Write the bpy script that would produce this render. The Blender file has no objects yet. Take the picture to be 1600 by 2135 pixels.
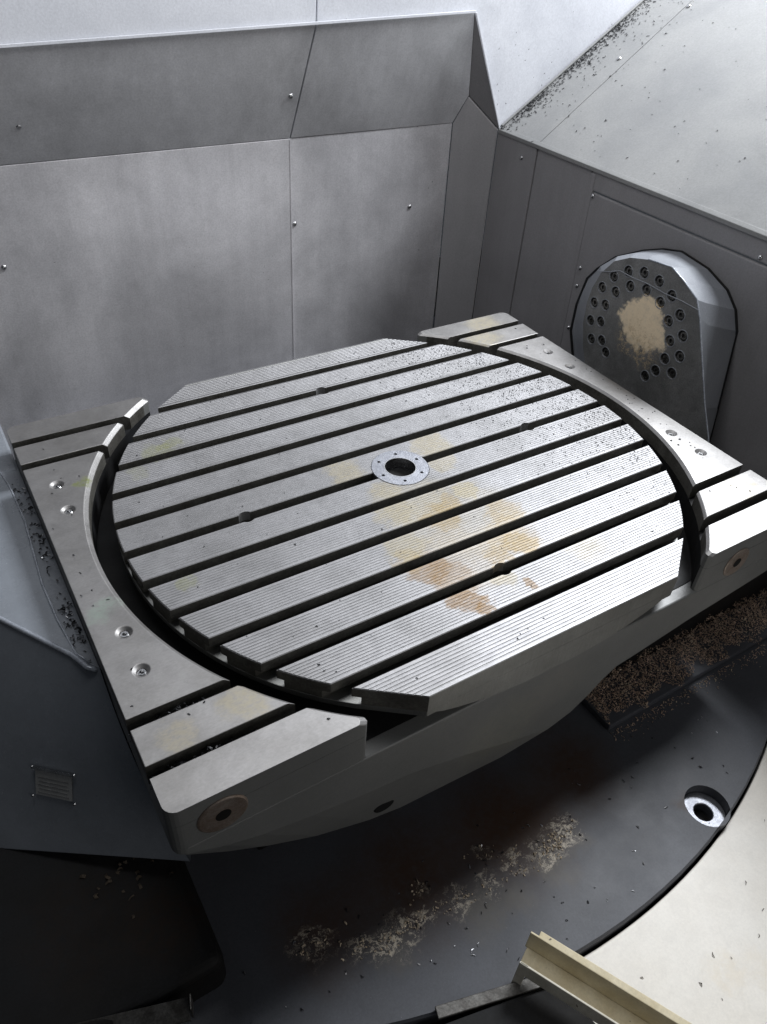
import bpy, bmesh, math, random
from mathutils import Vector, Matrix
from mathutils.geometry import tessellate_polygon

random.seed(7)
scene = bpy.context.scene
COL = scene.collection

# ------------------------------------------------------------------ camera
RIGHT = Vector((0.852324, -0.520141, 0.054744)).normalized()
FWD = Vector((0.431302, 0.639800, -0.636109)).normalized()
UP = RIGHT.cross(FWD).normalized()
cam_d = bpy.data.cameras.new('camera')
cam_d.sensor_fit = 'HORIZONTAL'; cam_d.sensor_width = 36.0
cam_d.lens = 36.0 * 1597.19 / 1600.0
cam_d.clip_start = 0.02; cam_d.clip_end = 60
cam = bpy.data.objects.new('camera', cam_d); COL.objects.link(cam)
m = Matrix((RIGHT, UP, -FWD)).transposed().to_4x4()
m.translation = Vector((-0.865268, -1.224997, 1.092877))
cam.matrix_world = m
scene.camera = cam

# ------------------------------------------------------------------ world and lamps (indoor, soft light from above right)
w = bpy.data.worlds.new('World'); scene.world = w; w.use_nodes = True
bg = w.node_tree.nodes['Background']
bg.inputs[0].default_value = (0.80, 0.88, 1.0, 1); bg.inputs[1].default_value = 0.045

def area(name, loc, target, sx, sy, power, color):
    d = bpy.data.lights.new(name, 'AREA'); d.shape = 'RECTANGLE'; d.size = sx; d.size_y = sy
    d.energy = power; d.color = color
    o = bpy.data.objects.new(name, d); COL.objects.link(o)
    o.location = loc
    o.rotation_euler = (Vector(target) - Vector(loc)).to_track_quat('-Z', 'Y').to_euler()
    return o
area('key_lamp', (2.5, 0.50, 2.6), (0.0, 0.6, 0.1), 1.2, 1.0, 190, (0.93, 0.96, 1.0))
area('ceiling_lamp', (-0.1, 0.15, 1.95), (-0.1, 0.75, 0.0), 1.6, 0.6, 17, (0.97, 0.98, 1.0))

area('front_fill_lamp', (0.7, -3.3, 1.25), (0.0, 0.0, -0.1), 2.4, 1.4, 15, (1.0, 0.98, 0.96))  # added soft fill from behind the camera to brighten the front faces

scene.view_settings.view_transform = 'Standard'
scene.view_settings.look = 'None'
scene.view_settings.exposure = 0.0
scene.view_settings.gamma = 1.0
scene.cycles.use_denoising = True
scene.cycles.max_bounces = 5; scene.cycles.diffuse_bounces = 3; scene.cycles.glossy_bounces = 3; scene.cycles.transmission_bounces = 0; scene.cycles.volume_bounces = 0

# ------------------------------------------------------------------ materials
class NT:
    def __init__(s, mat):
        s.t = mat.node_tree; s.n = s.t.nodes; s.l = s.t.links
    def add(s, typ, **kw):
        n = s.n.new(typ)
        for k, v in kw.items(): setattr(n, k, v)
        return n
    def link(s, a, b): s.l.new(a, b)

def ramp(nt, fac, stops):
    r = nt.add('ShaderNodeValToRGB')
    el = r.color_ramp.elements
    while len(el) < len(stops): el.new(0.5)
    for e, (p, c) in zip(el, stops):
        e.position = p; e.color = (c[0], c[1], c[2], 1) if hasattr(c, '__len__') else (c, c, c, 1)
    nt.link(fac, r.inputs[0])
    return r.outputs[0]

def noise(nt, vec, scale, detail=4, rough=0.55, dist=0.0):
    n = nt.add('ShaderNodeTexNoise')
    n.inputs['Scale'].default_value = scale; n.inputs['Detail'].default_value = detail
    n.inputs['Roughness'].default_value = rough; n.inputs['Distortion'].default_value = dist
    nt.link(vec, n.inputs['Vector'])
    return n.outputs[0]

def mixc(nt, fac, a, b, mode='MIX'):
    mx = nt.add('ShaderNodeMix', data_type='RGBA', blend_type=mode)
    if isinstance(fac, (int, float)): mx.inputs[0].default_value = fac
    else: nt.link(fac, mx.inputs[0])
    for i, v in ((6, a), (7, b)):
        if isinstance(v, (tuple, list)): mx.inputs[i].default_value = (v[0], v[1], v[2], 1)
        else: nt.link(v, mx.inputs[i])
    return mx.outputs[2]

def mth(nt, op, a, b=None, clamp=False):
    n = nt.add('ShaderNodeMath', operation=op, use_clamp=clamp)
    for i, v in ((0, a), (1, b)):
        if v is None: continue
        if isinstance(v, (int, float)): n.inputs[i].default_value = v
        else: nt.link(v, n.inputs[i])
    return n.outputs[0]

def material(name, base, base2=None, metallic=0.0, rough=(0.35, 0.5), cloud=6.0, fine=250.0, fine_amt=0.12,
             bump=0.15, bump_scale=300.0, stretch=(1, 1, 1), speck=None, stains=None, bevel=0.0, spec=0.5, aniso=0.0,
             scratch=0.0, blotch=0.0, soft=0.45, scuffs=None, streaks=0.0, grain=0.15, scuff_map=(1, 1, 1)):
    """speck: (scale, threshold, colour). stains: list of (x, y, z, radius, colour, strength)."""
    mat = bpy.data.materials.new(name); mat.use_nodes = True
    nt = NT(mat); bs = nt.n['Principled BSDF']
    tc = nt.add('ShaderNodeTexCoord'); vec = tc.outputs['Object']
    mp = nt.add('ShaderNodeMapping'); mp.inputs['Scale'].default_value = stretch
    nt.link(vec, mp.inputs[0]); sv = mp.outputs[0]
    base2 = base2 or tuple(c * 0.75 for c in base)
    big = noise(nt, vec, cloud, 5, 0.6, 0.4)
    col = mixc(nt, ramp(nt, big, [(0.35, 0.0), (0.65, 1.0)]), base, base2)
    fn = noise(nt, sv, fine, 3, 0.7)
    fr = ramp(nt, fn, [(0.3, 1.0 - fine_amt * 2), (0.7, 1.0 + fine_amt)])
    col = mixc(nt, 1.0, col, fr, 'MULTIPLY')
    if blotch:                                                    # dull handling marks and dried coolant film
        b1 = ramp(nt, noise(nt, vec, 23, 6, 0.7, 0.6), [(0.38, 1.0 - blotch), (0.56, 1.0)])
        col = mixc(nt, 1.0, col, b1, 'MULTIPLY')
    if streaks:                                                   # dried coolant runs down the sheet
        m3 = nt.add('ShaderNodeMapping'); m3.inputs['Scale'].default_value = (14, 14, 0.9); nt.link(vec, m3.inputs[0])
        b2 = ramp(nt, noise(nt, m3.outputs[0], 1.6, 5, 0.65, 0.3), [(0.36, 1.0 - streaks), (0.60, 1.0)])
        col = mixc(nt, 1.0, col, b2, 'MULTIPLY')
    rg = nt.add('ShaderNodeMapRange'); rg.inputs['To Min'].default_value = rough[0]; rg.inputs['To Max'].default_value = rough[1]
    nt.link(noise(nt, sv, cloud * 3, 5, 0.65), rg.inputs[0])
    rg.inputs['From Min'].default_value = 0.3; rg.inputs['From Max'].default_value = 0.7
    rgh = rg.outputs[0]
    mask_total = None
    if stains:
        wob = nt.add('ShaderNodeTexNoise'); wob.inputs['Scale'].default_value = 17; wob.inputs['Detail'].default_value = 8; wob.inputs['Roughness'].default_value = 0.68
        nt.link(vec, wob.inputs['Vector'])
        off = nt.add('ShaderNodeVectorMath', operation='SUBTRACT'); nt.link(wob.outputs[1], off.inputs[0]); off.inputs[1].default_value = (0.5, 0.5, 0.5)
        sc = nt.add('ShaderNodeVectorMath', operation='SCALE'); nt.link(off.outputs[0], sc.inputs[0]); sc.inputs['Scale'].default_value = 0.11
        ad = nt.add('ShaderNodeVectorMath', operation='ADD'); nt.link(vec, ad.inputs[0]); nt.link(sc.outputs[0], ad.inputs[1])
        grn_ = noise(nt, sv, 60, 4, 0.7)
        gr = ramp(nt, grn_, [(0.32, grain), (0.56, 1.0)])
        for (x, y, z, r, c, st) in stains:
            d = nt.add('ShaderNodeVectorMath', operation='DISTANCE'); nt.link(ad.outputs[0], d.inputs[0]); d.inputs[1].default_value = (x, y, z)
            mr = nt.add('ShaderNodeMapRange', interpolation_type='SMOOTHSTEP'); nt.link(d.outputs['Value'], mr.inputs[0])
            mr.inputs['From Min'].default_value = r * 1.12; mr.inputs['From Max'].default_value = r * soft
            mr.inputs['To Min'].default_value = 0; mr.inputs['To Max'].default_value = st
            f = mth(nt, 'MULTIPLY', mr.outputs[0], gr)
            col = mixc(nt, f, col, c)
            mask_total = f if mask_total is None else mth(nt, 'MAXIMUM', mask_total, f)
    if scuffs:
        sm_ = nt.add('ShaderNodeMapping'); sm_.inputs['Scale'].default_value = scuff_map; nt.link(ad.outputs[0], sm_.inputs[0])
        sg = ramp(nt, noise(nt, sm_.outputs[0], 75, 6, 0.75), [(0.52, 0.0), (0.57, 1.0)])
        for (x, y, z, r, c, st) in scuffs:
            d = nt.add('ShaderNodeVectorMath', operation='DISTANCE'); nt.link(ad.outputs[0], d.inputs[0]); d.inputs[1].default_value = (x, y, z)
            mr = nt.add('ShaderNodeMapRange', interpolation_type='SMOOTHSTEP'); nt.link(d.outputs['Value'], mr.inputs[0])
            mr.inputs['From Min'].default_value = r * 1.2; mr.inputs['From Max'].default_value = r * 0.3
            mr.inputs['To Min'].default_value = 0; mr.inputs['To Max'].default_value = st
            col = mixc(nt, mth(nt, 'MULTIPLY', mr.outputs[0], sg), col, c)
    if speck:
        sn = noise(nt, vec, speck[0], 2, 0.6)
        sm = ramp(nt, sn, [(speck[1], 0.0), (speck[1] + 0.03, 1.0)])
        col = mixc(nt, sm, col, speck[2])
    nt.link(col, bs.inputs['Base Color'])
    nt.link(rgh, bs.inputs['Roughness'])
    bs.inputs['Metallic'].default_value = metallic
    if mask_total is not None and metallic > 0:
        nt.link(mth(nt, 'MULTIPLY', mth(nt, 'SUBTRACT', 1.0, mask_total, True), metallic), bs.inputs['Metallic'])
    bs.inputs['Specular IOR Level'].default_value = spec
    bs.inputs['Anisotropic'].default_value = aniso
    nrm = None
    if bevel:
        bv = nt.add('ShaderNodeBevel', samples=4); bv.inputs['Radius'].default_value = bevel; nrm = bv.outputs[0]
    if bump:
        bp = nt.add('ShaderNodeBump'); bp.inputs['Strength'].default_value = bump; bp.inputs['Distance'].default_value = 0.002
        h = noise(nt, sv, bump_scale, 3, 0.6)
        if scratch:
            m2 = nt.add('ShaderNodeMapping'); m2.inputs['Scale'].default_value = (3, 120, 3); m2.inputs['Rotation'].default_value = (0, 0, 0.6)
            nt.link(vec, m2.inputs[0])
            s2 = ramp(nt, noise(nt, m2.outputs[0], 3.0, 2, 0.5), [(0.62, 0.0), (0.68, 1.0)])
            h = mth(nt, 'ADD', h, mth(nt, 'MULTIPLY', s2, scratch))
        nt.link(h, bp.inputs['Height'])
        if nrm: nt.link(nrm, bp.inputs['Normal'])
        nrm = bp.outputs[0]
    if nrm: nt.link(nrm, bs.inputs['Normal'])
    return mat

BRN = (0.24, 0.13, 0.03); OCH = (0.33, 0.23, 0.08); PALE = (0.40, 0.34, 0.20); GRN = (0.24, 0.25, 0.06)
stain_list = [(0.02, -0.22, 0, .15, PALE, .30), (-0.06, -0.34, 0, .11, OCH, .28), (-0.05, -0.12, 0, .10, PALE, .35), (0.08, -0.33, 0, .07, OCH, .45), (-0.115, -0.38, 0, .06, BRN, .5), (-0.015, -0.20, 0, .052, OCH, .75), (0.03, -0.165, 0, .035, OCH, .6), (0.095, -0.146, 0, .038, PALE, .8), (0.121, -0.249, 0, .05, OCH, .55),
              (-0.135, -0.325, 0, .045, BRN, .75), (-0.16, -0.285, 0, .04, OCH, .6), (-0.125, -0.445, 0, .035, BRN, .95), (-0.10, -0.47, 0, .025, BRN, .95), (0.085, -0.350, 0, .040, OCH, .7),
              (0.02, -0.37, 0, .03, OCH, .6), (0.026, -0.461, 0, .018, BRN, .85), (0.119, 0.05, 0, .055, PALE, .75), (0.11, -0.03, 0, .04, PALE, .6),
              (-0.128, 0.043, 0, .05, PALE, .7), (-0.144, -0.245, 0, .055, PALE, .7), (-0.10, -0.14, 0, .05, PALE, .6), (-0.08, -0.06, 0, .04, PALE, .5), (-0.493, 0.328, 0, .04, GRN, .5), (-0.45, 0.34, 0, .03, GRN, .5),
              (-0.582, -0.126, 0, .03, GRN, .5), (-0.56, 0.26, 0, .03, GRN, .3), (0.2, -0.42, 0, .05, PALE, .4), (-0.02, -0.42, 0, .03, PALE, .5)]
stain_list = [(x, y, z, r, c, st * .74) for x, y, z, r, c, st in stain_list]
M = {}
ZF_ = -0.55
M['pallet'] = material('machined_steel', (0.375, 0.372, 0.38), (0.31, 0.307, 0.31), 0.9, (0.46, 0.58), 5, 160, .10, .14, 140, (1, 9, 9), stains=stain_list, blotch=0.10, soft=0.68)
M['wing'] = material('ground_steel', (0.35, 0.342, 0.338), (0.29, 0.282, 0.275), 0.9, (0.46, 0.58), 7, 120, .05, .06, 200, (1, 2, 1), scratch=0.25, blotch=0.10,
                     stains=[(-0.675, 0.283, 0, .024, (0.13, 0.15, 0.03), .9), (-0.753, -0.129, 0, .035, (0.22, 0.3, 0.24), .5), (-0.70, -0.115, 0, .03, (0.25, 0.32, 0.26), .4),
                             (-0.6, -0.45, 0, .05, PALE, .45), (-0.72, -0.46, 0, .04, PALE, .35), (0.6, 0.46, 0, .07, PALE, .5), (0.66, 0.55, 0, .07, PALE, .5), (0.7, -.45, 0, .05, PALE, .3)])
M['pallet_side'] = material('pallet_side_steel', (0.31, 0.31, 0.30), (0.25, 0.25, 0.24), 0.9, (0.4, 0.55), 9, 150, .08, .1, 200, (6, 6, 1))
M['cast'] = material('dark_grey_paint', (0.19, 0.192, 0.187), (0.165, 0.167, 0.162), 0.0, (0.34, 0.46), 5, 300, .06, .10, 120,
                     stains=[(-0.1, -0.58, -0.27, .12, (0.24, 0.235, 0.20), .5), (0.03, -0.58, -0.2, .1, (0.22, 0.21, 0.19), .5)])
M['blue'] = material('blue_grey_paint', (0.235, 0.255, 0.285), (0.20, 0.217, 0.242), 0.0, (0.22, 0.34), 4, 300, .05, .06, 90, speck=(170, .73, (.4, .43, .46)), blotch=0.06)
M['galv'] = material('galvanised_sheet', (0.95, 0.935, 0.965), (0.58, 0.572, 0.595), 0.4, (0.26, 0.44), 1.7, 190, .08, .09, 230, speck=(120, .77, (.15, .15, .15)), streaks=0.07, blotch=0.05)
M['band'] = material('galvanised_overhang_sheet', (0.92, 0.92, 0.95), (0.62, 0.62, 0.64), 0.4, (0.28, 0.44), 1.9, 190, .07, .09, 230, speck=(120, .77, (.8, .8, .82)), streaks=0.07, blotch=0.05)
M['side'] = material('grey_sheet', (0.30, 0.29, 0.298), (0.255, 0.248, 0.253), 0.2, (0.42, 0.55), 3, 200, .06, .08, 200, streaks=0.06)
M['post'] = material('light_grey_post_sheet', (0.46, 0.45, 0.46), (0.40, 0.39, 0.40), 0.3, (0.4, 0.5), 3, 200, .06, .08, 200, streaks=0.05)
M['white'] = material('white_sheet', (0.70, 0.715, 0.76), (0.57, 0.585, 0.63), 0.0, (0.36, 0.5), 2.5, 180, .06, .10, 150, speck=(90, .74, (.3, .3, .32)))
M['chute'] = material('light_grey_sheet', (0.27, 0.27, 0.265), (0.22, 0.222, 0.222), 0.1, (0.35, 0.5), 4, 160, .06, .1, 120)
TAN = (0.80, 0.71, 0.57); RUST = (0.060, 0.030, 0.016); MUD = (0.11, 0.10, 0.085)
M['floor'] = material('dark_floor_paint', (0.084, 0.089, 0.104), (0.070, 0.073, 0.083), 0.0, (0.44, 0.52), 4, 250, .08, .06, 120, spec=0.35, speck=(140, .75, (.2, .2, .22)), grain=0.7, soft=0.1, scuff_map=(.4, 1.3, 1),
                      stains=[(-.10, -.66, ZF_, .19, RUST, .9), (.14, -.63, ZF_, .15, RUST, .8), (-.34, -.65, ZF_, .18, RUST, .85), (-.02, -.70, ZF_, .12, RUST, .8), (-.55, -.64, ZF_, .14, RUST, .7),
                              (-.25, -.78, ZF_, .07, MUD, .8), (-.05, -.775, ZF_, .06, MUD, .8), (.03, -.77, ZF_, .04, MUD, .6), (-.17, -.80, ZF_, .05, MUD, .7), (-.45, -.75, ZF_, .06, MUD, .6), (.32, -.83, ZF_, .035, RUST, .6)],
                      scuffs=[(.03, -.733, ZF_, .040, TAN, .95), (-.015, -.745, ZF_, .040, TAN, .95), (-.055, -.75, ZF_, .035, TAN, .9), (-.12, -.735, ZF_, .035, TAN, .6), (-.18, -.68, ZF_, .025, TAN, .55), (-.20, -.745, ZF_, .035, TAN, .7),
                              (-.28, -.74, ZF_, .04, TAN, .7), (-.36, -.73, ZF_, .035, TAN, .8), (-.42, -.735, ZF_, .04, TAN, .9), (-.47, -.73, ZF_, .035, TAN, .8), (-.51, -.715, ZF_, .03, TAN, .7), (-.57, -.665, ZF_, .04, TAN, .6), (-.61, -.655, ZF_, .03, TAN, .5), (-.33, -.68, ZF_, .02, TAN, .5)])
M['black'] = material('black_paint_and_shade', (0.018, 0.019, 0.021), (0.014, 0.013, 0.012), 0.0, (0.5, 0.65), 4, 200, .1, .1, 120, spec=0.15,
                      stains=[(-.95, -.45, -.45, .14, (.022, .016, .012), .6), (-.82, -.52, -.45, .09, (.024, .015, .010), .7)])  # also carries the cavity shade and the arm's shadow outline
M['cream'] = material('cream_paint', (0.80, 0.77, 0.71), (0.74, 0.70, 0.63), 0.0, (0.35, 0.5), 4, 200, .03, .04, 100,
                      stains=[(.12, -1.12, -.575, .05, (.70, .60, .44), .3), (.2, -1.17, -.575, .06, (.70, .60, .44), .25)], blotch=0.05, scratch=0.3)
M['yellow'] = material('worn_cream_paint', (0.74, 0.66, 0.47), (0.62, 0.53, 0.34), 0.0, (0.35, 0.5), 20, 200, .05, .06, 150, speck=(60, .72, (.12, .10, .07)))
M['cream_worn'] = material('scuffed_cream_paint', (0.74, 0.70, 0.60), (0.60, 0.56, 0.46), 0.0, (0.35, 0.5), 25, 200, .06, .06, 150, speck=(60, .72, (.2, .17, .12)))
M['screw'] = material('bright_screw_steel', (0.66, 0.66, 0.67), (0.5, 0.5, 0.5), 1.0, (0.18, 0.3), 40, 400, .1, .05, 400)
M['dark_screw'] = material('oiled_black_screw', (0.22, 0.215, 0.21), (0.13, 0.13, 0.125), 0.9, (0.22, 0.35), 40, 400, .1, .05, 400)
M['arm'] = material('arm_dark_oiled_paint', (0.25, 0.25, 0.25), (0.16, 0.16, 0.157), 0.1, (0.26, 0.42), 9, 250, .15, .2, 150, soft=0.8, blotch=0.15,
                    stains=[(.925, .180, .125, .05, (.95, .78, .55), .97), (.925, .125, .145, .058, (.95, .78, .55), 1), (.925, .10, .10, .050, (.95, .78, .55), .97), (.925, .15, .09, .045, (.9, .74, .52), .9)], grain=0.75,
                    scuffs=[(.925, .14, .09, .075, (.72, .56, .36), .95), (.925, .10, .05, .06, (.62, .48, .30), .9), (.925, .17, .06, .05, (.62, .48, .30), .8), (.925, .0, .02, .05, (.35, .33, .3), .35), (.925, -.05, -.05, .07, (.35, .33, .3), .25)])
M['arm_side'] = material('arm_grey_paint', (0.27, 0.285, 0.31), (0.23, 0.24, 0.265), 0.1, (0.30, 0.42), 6, 250, .08, .1, 150)
M['copper'] = material('copper_brown_plug', (0.46, 0.39, 0.34), (0.34, 0.26, 0.21), 0.7, (0.35, 0.5), 30, 300, .15, .1, 300)
M['chip_dark'] = material('dark_steel_chips', (0.035, 0.036, 0.04), (0.02, 0.02, 0.022), 0.5, (0.3, 0.5), 30, 300, .1, 0, 300)
M['chip_light'] = material('bright_steel_chips', (0.5, 0.5, 0.52), (0.35, 0.35, 0.36), 0.9, (0.25, 0.4), 30, 300, .1, 0, 300)
M['chip_brown'] = material('rusty_brown_chips', (0.76, 0.56, 0.43), (0.46, 0.33, 0.24), 0.2, (0.45, 0.6), 60, 300, .3, 0, 300)
M['chip_rust'] = material('dull_brown_dirt', (0.10, 0.075, 0.05), (0.06, 0.045, 0.03), 0.0, (0.6, 0.8), 60, 300, .3, 0, 300)
M['chip_tan'] = material('tan_chips', (0.78, 0.66, 0.50), (0.55, 0.43, 0.30), 0.2, (0.4, 0.6), 60, 300, .3, 0, 300)
M['slot'] = material('oily_shaded_slot_steel', (0.15, 0.145, 0.13), (0.09, 0.085, 0.075), 0.4, (0.45, 0.6), 20, 200, .2, .1, 200)  # oily steel, darkened further to hold the shade inside the slots
M['worn_lit_edge'] = material('worn_edge_with_highlight', (0.42, 0.45, 0.50), (0.28, 0.30, 0.34), 0.2, (0.2, 0.32), 30, 300, .15, .05, 200)  # pale colour puts the edge highlight into the beads, with some wear
M['plate'] = material('nameplate_metal', (0.42, 0.42, 0.41), (0.38, 0.38, 0.37), 0.3, (0.4, 0.5), 30, 300, .1, 0, 300)
M['ink'] = material('nameplate_ink', (0.22, 0.22, 0.22), None, 0.0, (0.4, 0.5), 30, 300, .1, 0, 300)
M['flange'] = material('flange_steel', (0.44, 0.45, 0.485), (0.34, 0.35, 0.385), 1.0, (0.38, 0.5), 40, 300, .12, .3, 350, speck=(220, .68, (.14, .14, .15)))
M['grey_rail'] = material('oily_grey_rail', (0.16, 0.155, 0.145), (0.06, 0.055, 0.05), 0.5, (0.35, 0.5), 25, 200, .2, .2, 150)

# ------------------------------------------------------------------ object helpers
def tag(o, label=None, cat=None, group=None, kind=None):
    if label: o['label'] = label
    if cat: o['category'] = cat
    if group: o['group'] = group
    if kind: o['kind'] = kind
    return o

def empty(name, loc, label=None, cat=None, group=None, kind=None):
    o = bpy.data.objects.new(name, None); COL.objects.link(o); o.location = loc; o.empty_display_size = 0.05
    return tag(o, label, cat, group, kind)

def root_world(o):
    v = Vector((0, 0, 0))
    while o: v = v + o.location; o = o.parent
    return v

def link_mesh(name, me, mat, parent=None, loc=(0, 0, 0), bevel=0.0, seg=2, angle=35, smooth=False):
    """mesh coordinates are world coordinates shifted by loc; the parent offset is cancelled."""
    o = bpy.data.objects.new(name, me); COL.objects.link(o)
    if mat is not None and not me.materials: me.materials.append(M[mat])
    if parent is not None:
        o.parent = parent
        o.location = Vector(loc) - root_world(parent)
    else: o.location = loc
    if smooth:
        for p in me.polygons: p.use_smooth = True
    if bevel:
        b = o.modifiers.new('bevel', 'BEVEL'); b.width = bevel; b.segments = seg
        b.limit_method = 'ANGLE'; b.angle_limit = math.radians(angle); b.harden_normals = False
    return o

def copy_part(src, parent, loc):
    o = src.copy(); COL.objects.link(o); o.parent = parent
    o.location = Vector(loc) - root_world(parent)
    return o

def dark_sides(me, lim=0.35, keep=None):
    """machined top keeps slot 0; unmachined, oily side faces take the second material, slot shade in its colour."""
    me.materials.append(M['slot'])
    for p in me.polygons:
        if p.normal.z < lim and not (keep and keep(p)): p.material_index = 1

class MB:
    def __init__(s): s.v = []; s.f = []
    def ring(s, pts):
        i = len(s.v); s.v += [tuple(p) for p in pts]; return list(range(i, i + len(pts)))
    def bridge(s, a, b, close=True):
        n = len(a)
        for i in range(n if close else n - 1):
            j = (i + 1) % n; s.f.append((a[i], a[j], b[j], b[i]))
    def cap(s, a, flip=False): s.f.append(tuple(reversed(a)) if flip else tuple(a))
    def loft(s, rings, cap0=True, cap1=True):
        ids = [s.ring(r) for r in rings]
        for a, b in zip(ids, ids[1:]): s.bridge(a, b)
        if cap0: s.cap(ids[0], True)
        if cap1: s.cap(ids[-1])
        return ids
    def box(s, x0, x1, y0, y1, z0, z1):
        s.loft([[(x0, y0, z0), (x1, y0, z0), (x1, y1, z0), (x0, y1, z0)], [(x0, y0, z1), (x1, y0, z1), (x1, y1, z1), (x0, y1, z1)]])
    def obox(s, c, ax, ay, az):
        c = Vector(c); ax, ay, az = Vector(ax), Vector(ay), Vector(az)
        lo = [c - ax - ay - az, c + ax - ay - az, c + ax + ay - az, c - ax + ay - az]
        s.loft([lo, [p + 2 * az for p in lo]])
    def mesh(s, name, recalc=True):
        me = bpy.data.meshes.new(name); me.from_pydata(s.v, [], s.f); me.validate()
        if recalc:
            bm = bmesh.new(); bm.from_mesh(me); bmesh.ops.recalc_face_normals(bm, faces=bm.faces); bm.to_mesh(me); bm.free()
        return me
    def build(s, name, mat, parent=None, **kw): return link_mesh(name, s.mesh(name), mat, parent, **kw)

rings_ref = []
def tube(mb, pts, r, n=6):
    rings = []
    for i, p in enumerate(pts):
        p = Vector(p); t = (Vector(pts[min(i + 1, len(pts) - 1)]) - Vector(pts[max(i - 1, 0)])).normalized()
        a = t.orthogonal().normalized(); 
        if rings_ref: a = (rings_ref[0] - t * rings_ref[0].dot(t)).normalized()
        else: rings_ref.append(a)
        rings_ref[0] = a; b = t.cross(a)
        rings.append([p + a * r * math.cos(2 * math.pi * k / n) + b * r * math.sin(2 * math.pi * k / n) for k in range(n)])
    mb.loft(rings)

def circle(r, n, f=lambda a, b: (a, b, 0), a0=0.0):
    return [f(r * math.cos(a0 + 2 * math.pi * i / n), r * math.sin(a0 + 2 * math.pi * i / n)) for i in range(n)]

def holed(mb, outer, holes, top, depth_in, f):
    """flat face with real holes: outer and holes are 2D loops, f maps (u, v, w) to 3D; holes get walls down to depth_in."""
    polys = [[Vector((u, v, 0)) for u, v in outer]] + [[Vector((u, v, 0)) for u, v in h] for h in holes]
    flat = [p for poly in polys for p in poly]
    base = len(mb.v); mb.v += [f(p.x, p.y, top) for p in flat]
    for t in tessellate_polygon(polys): mb.f.append(tuple(base + i for i in t))
    k = len(outer); rings = [list(range(base, base + k))]
    off = base + k
    for h in holes:
        n = len(h); r0 = list(range(off, off + n)); off += n
        r1 = mb.ring([f(u, v, depth_in) for u, v in h]); mb.bridge(r0, r1); mb.cap(r1)
    return rings[0]

def boolean_cut(obj, cutters):
    for c in cutters:
        md = obj.modifiers.new('cut', 'BOOLEAN'); md.operation = 'DIFFERENCE'; md.object = c; md.solver = 'EXACT'
    dg = bpy.context.evaluated_depsgraph_get(); dg.update()
    me = bpy.data.meshes.new_from_object(obj.evaluated_get(dg))
    obj.modifiers.clear(); old = obj.data; obj.data = me
    bpy.data.meshes.remove(old)

def cutter(rings):
    mb = MB(); mb.loft(rings); me = mb.mesh('cutter'); o = bpy.data.objects.new('cutter', me); COL.objects.link(o); return o
def drop(objs):
    for o in objs:
        me = o.data; bpy.data.objects.remove(o); bpy.data.meshes.remove(me)

ZF = -0.55        # floor plate
XW = 1.10         # right wall
YB = 1.243        # recessed back wall
YW = 1.122        # upper back wall
Z1 = 0.42         # top of the lower walls
lip = lambda x: 0.7415 + 0.0375 * x

# ------------------------------------------------------------------ enclosure: back wall (lower panels + overhang)
bw = empty('back_wall', (0.2, YB, ZF), 'grey galvanised lower back wall of two panels under a leaning band', 'wall', kind='structure')
def sheet(name, pts, mat, parent, thick=(0, 0, 0), bevel=0.0015):
    t = Vector(thick); mb = MB()
    mb.loft([[Vector(p) for p in pts], [Vector(p) + t for p in pts]])
    return mb.build(name, mat, parent, bevel=bevel)
TH = (0, 0.012, 0)
sheet('panel', [(-2.4, YB, -0.53), (0.3175, YB, -0.53), (0.3215, YB, Z1 - .001), (-2.4, YB, Z1 - .001)], 'galv', bw, TH, .002)
sheet('panel', [(0.3195, YB + .003, -0.53), (0.99, YB + .003, -0.53), (0.982, YB + .003, Z1 - .001), (0.3235, YB + .003, Z1 - .001)], 'galv', bw, TH, .002)
sheet('seam_strip', [(0.3165, YB - .0015, -0.53), (0.3205, YB - .0015, -0.53), (0.3245, YB - .0015, Z1 - .004), (0.3205, YB - .0015, Z1 - .004)], 'galv', bw, (0, .004, 0), .0008)
zl = lambda x: lip(x)
PK = (1.014, 1.208, 0.516); A = (0.933, YW, 0.778); K = (XW, YW, Z1)
def ruled(name, lo, hi, n, mat, parent, t=TH):
    mb = MB(); t = Vector(t)
    L0 = [Vector(lo[0]).lerp(Vector(lo[1]), i / n) for i in range(n + 1)]; H0 = [Vector(hi[0]).lerp(Vector(hi[1]), i / n) for i in range(n + 1)]
    a = mb.ring(L0); b_ = mb.ring(H0); c = mb.ring([p + t for p in L0]); d_ = mb.ring([p + t for p in H0])
    for p, q in ((a, b_), (b_, d_), (d_, c), (c, a)): mb.bridge(p, q, False)
    mb.cap([a[0], b_[0], d_[0], c[0]]); mb.cap([a[-1], b_[-1], d_[-1], c[-1]])
    return mb.build(name, mat, parent)
ruled('overhang_panel', [(-2.4, YB, Z1 + .001), (0.3215, YB, Z1 + .001)], [(-2.4, YW, zl(-2.4)), (0.3555, YW, zl(.3555))], 40, 'band', bw)
o2 = ruled('overhang_panel', [(0.3275, YB, Z1 + .001), (0.979, YB, Z1 + .001)], [(0.3615, YW, zl(.3615)), A], 16, 'band', bw)
sheet('overhang_panel', [(0.979, YB, Z1 + .001), PK, A], 'band', bw, TH, 0)
sheet('corner_gusset', [(A[0] + .002, A[1], A[2]), (PK[0] + .002, PK[1], PK[2]), (K[0] + .001, K[1], K[2])], 'side', bw, TH, .001)
dome_pts = []
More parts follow.
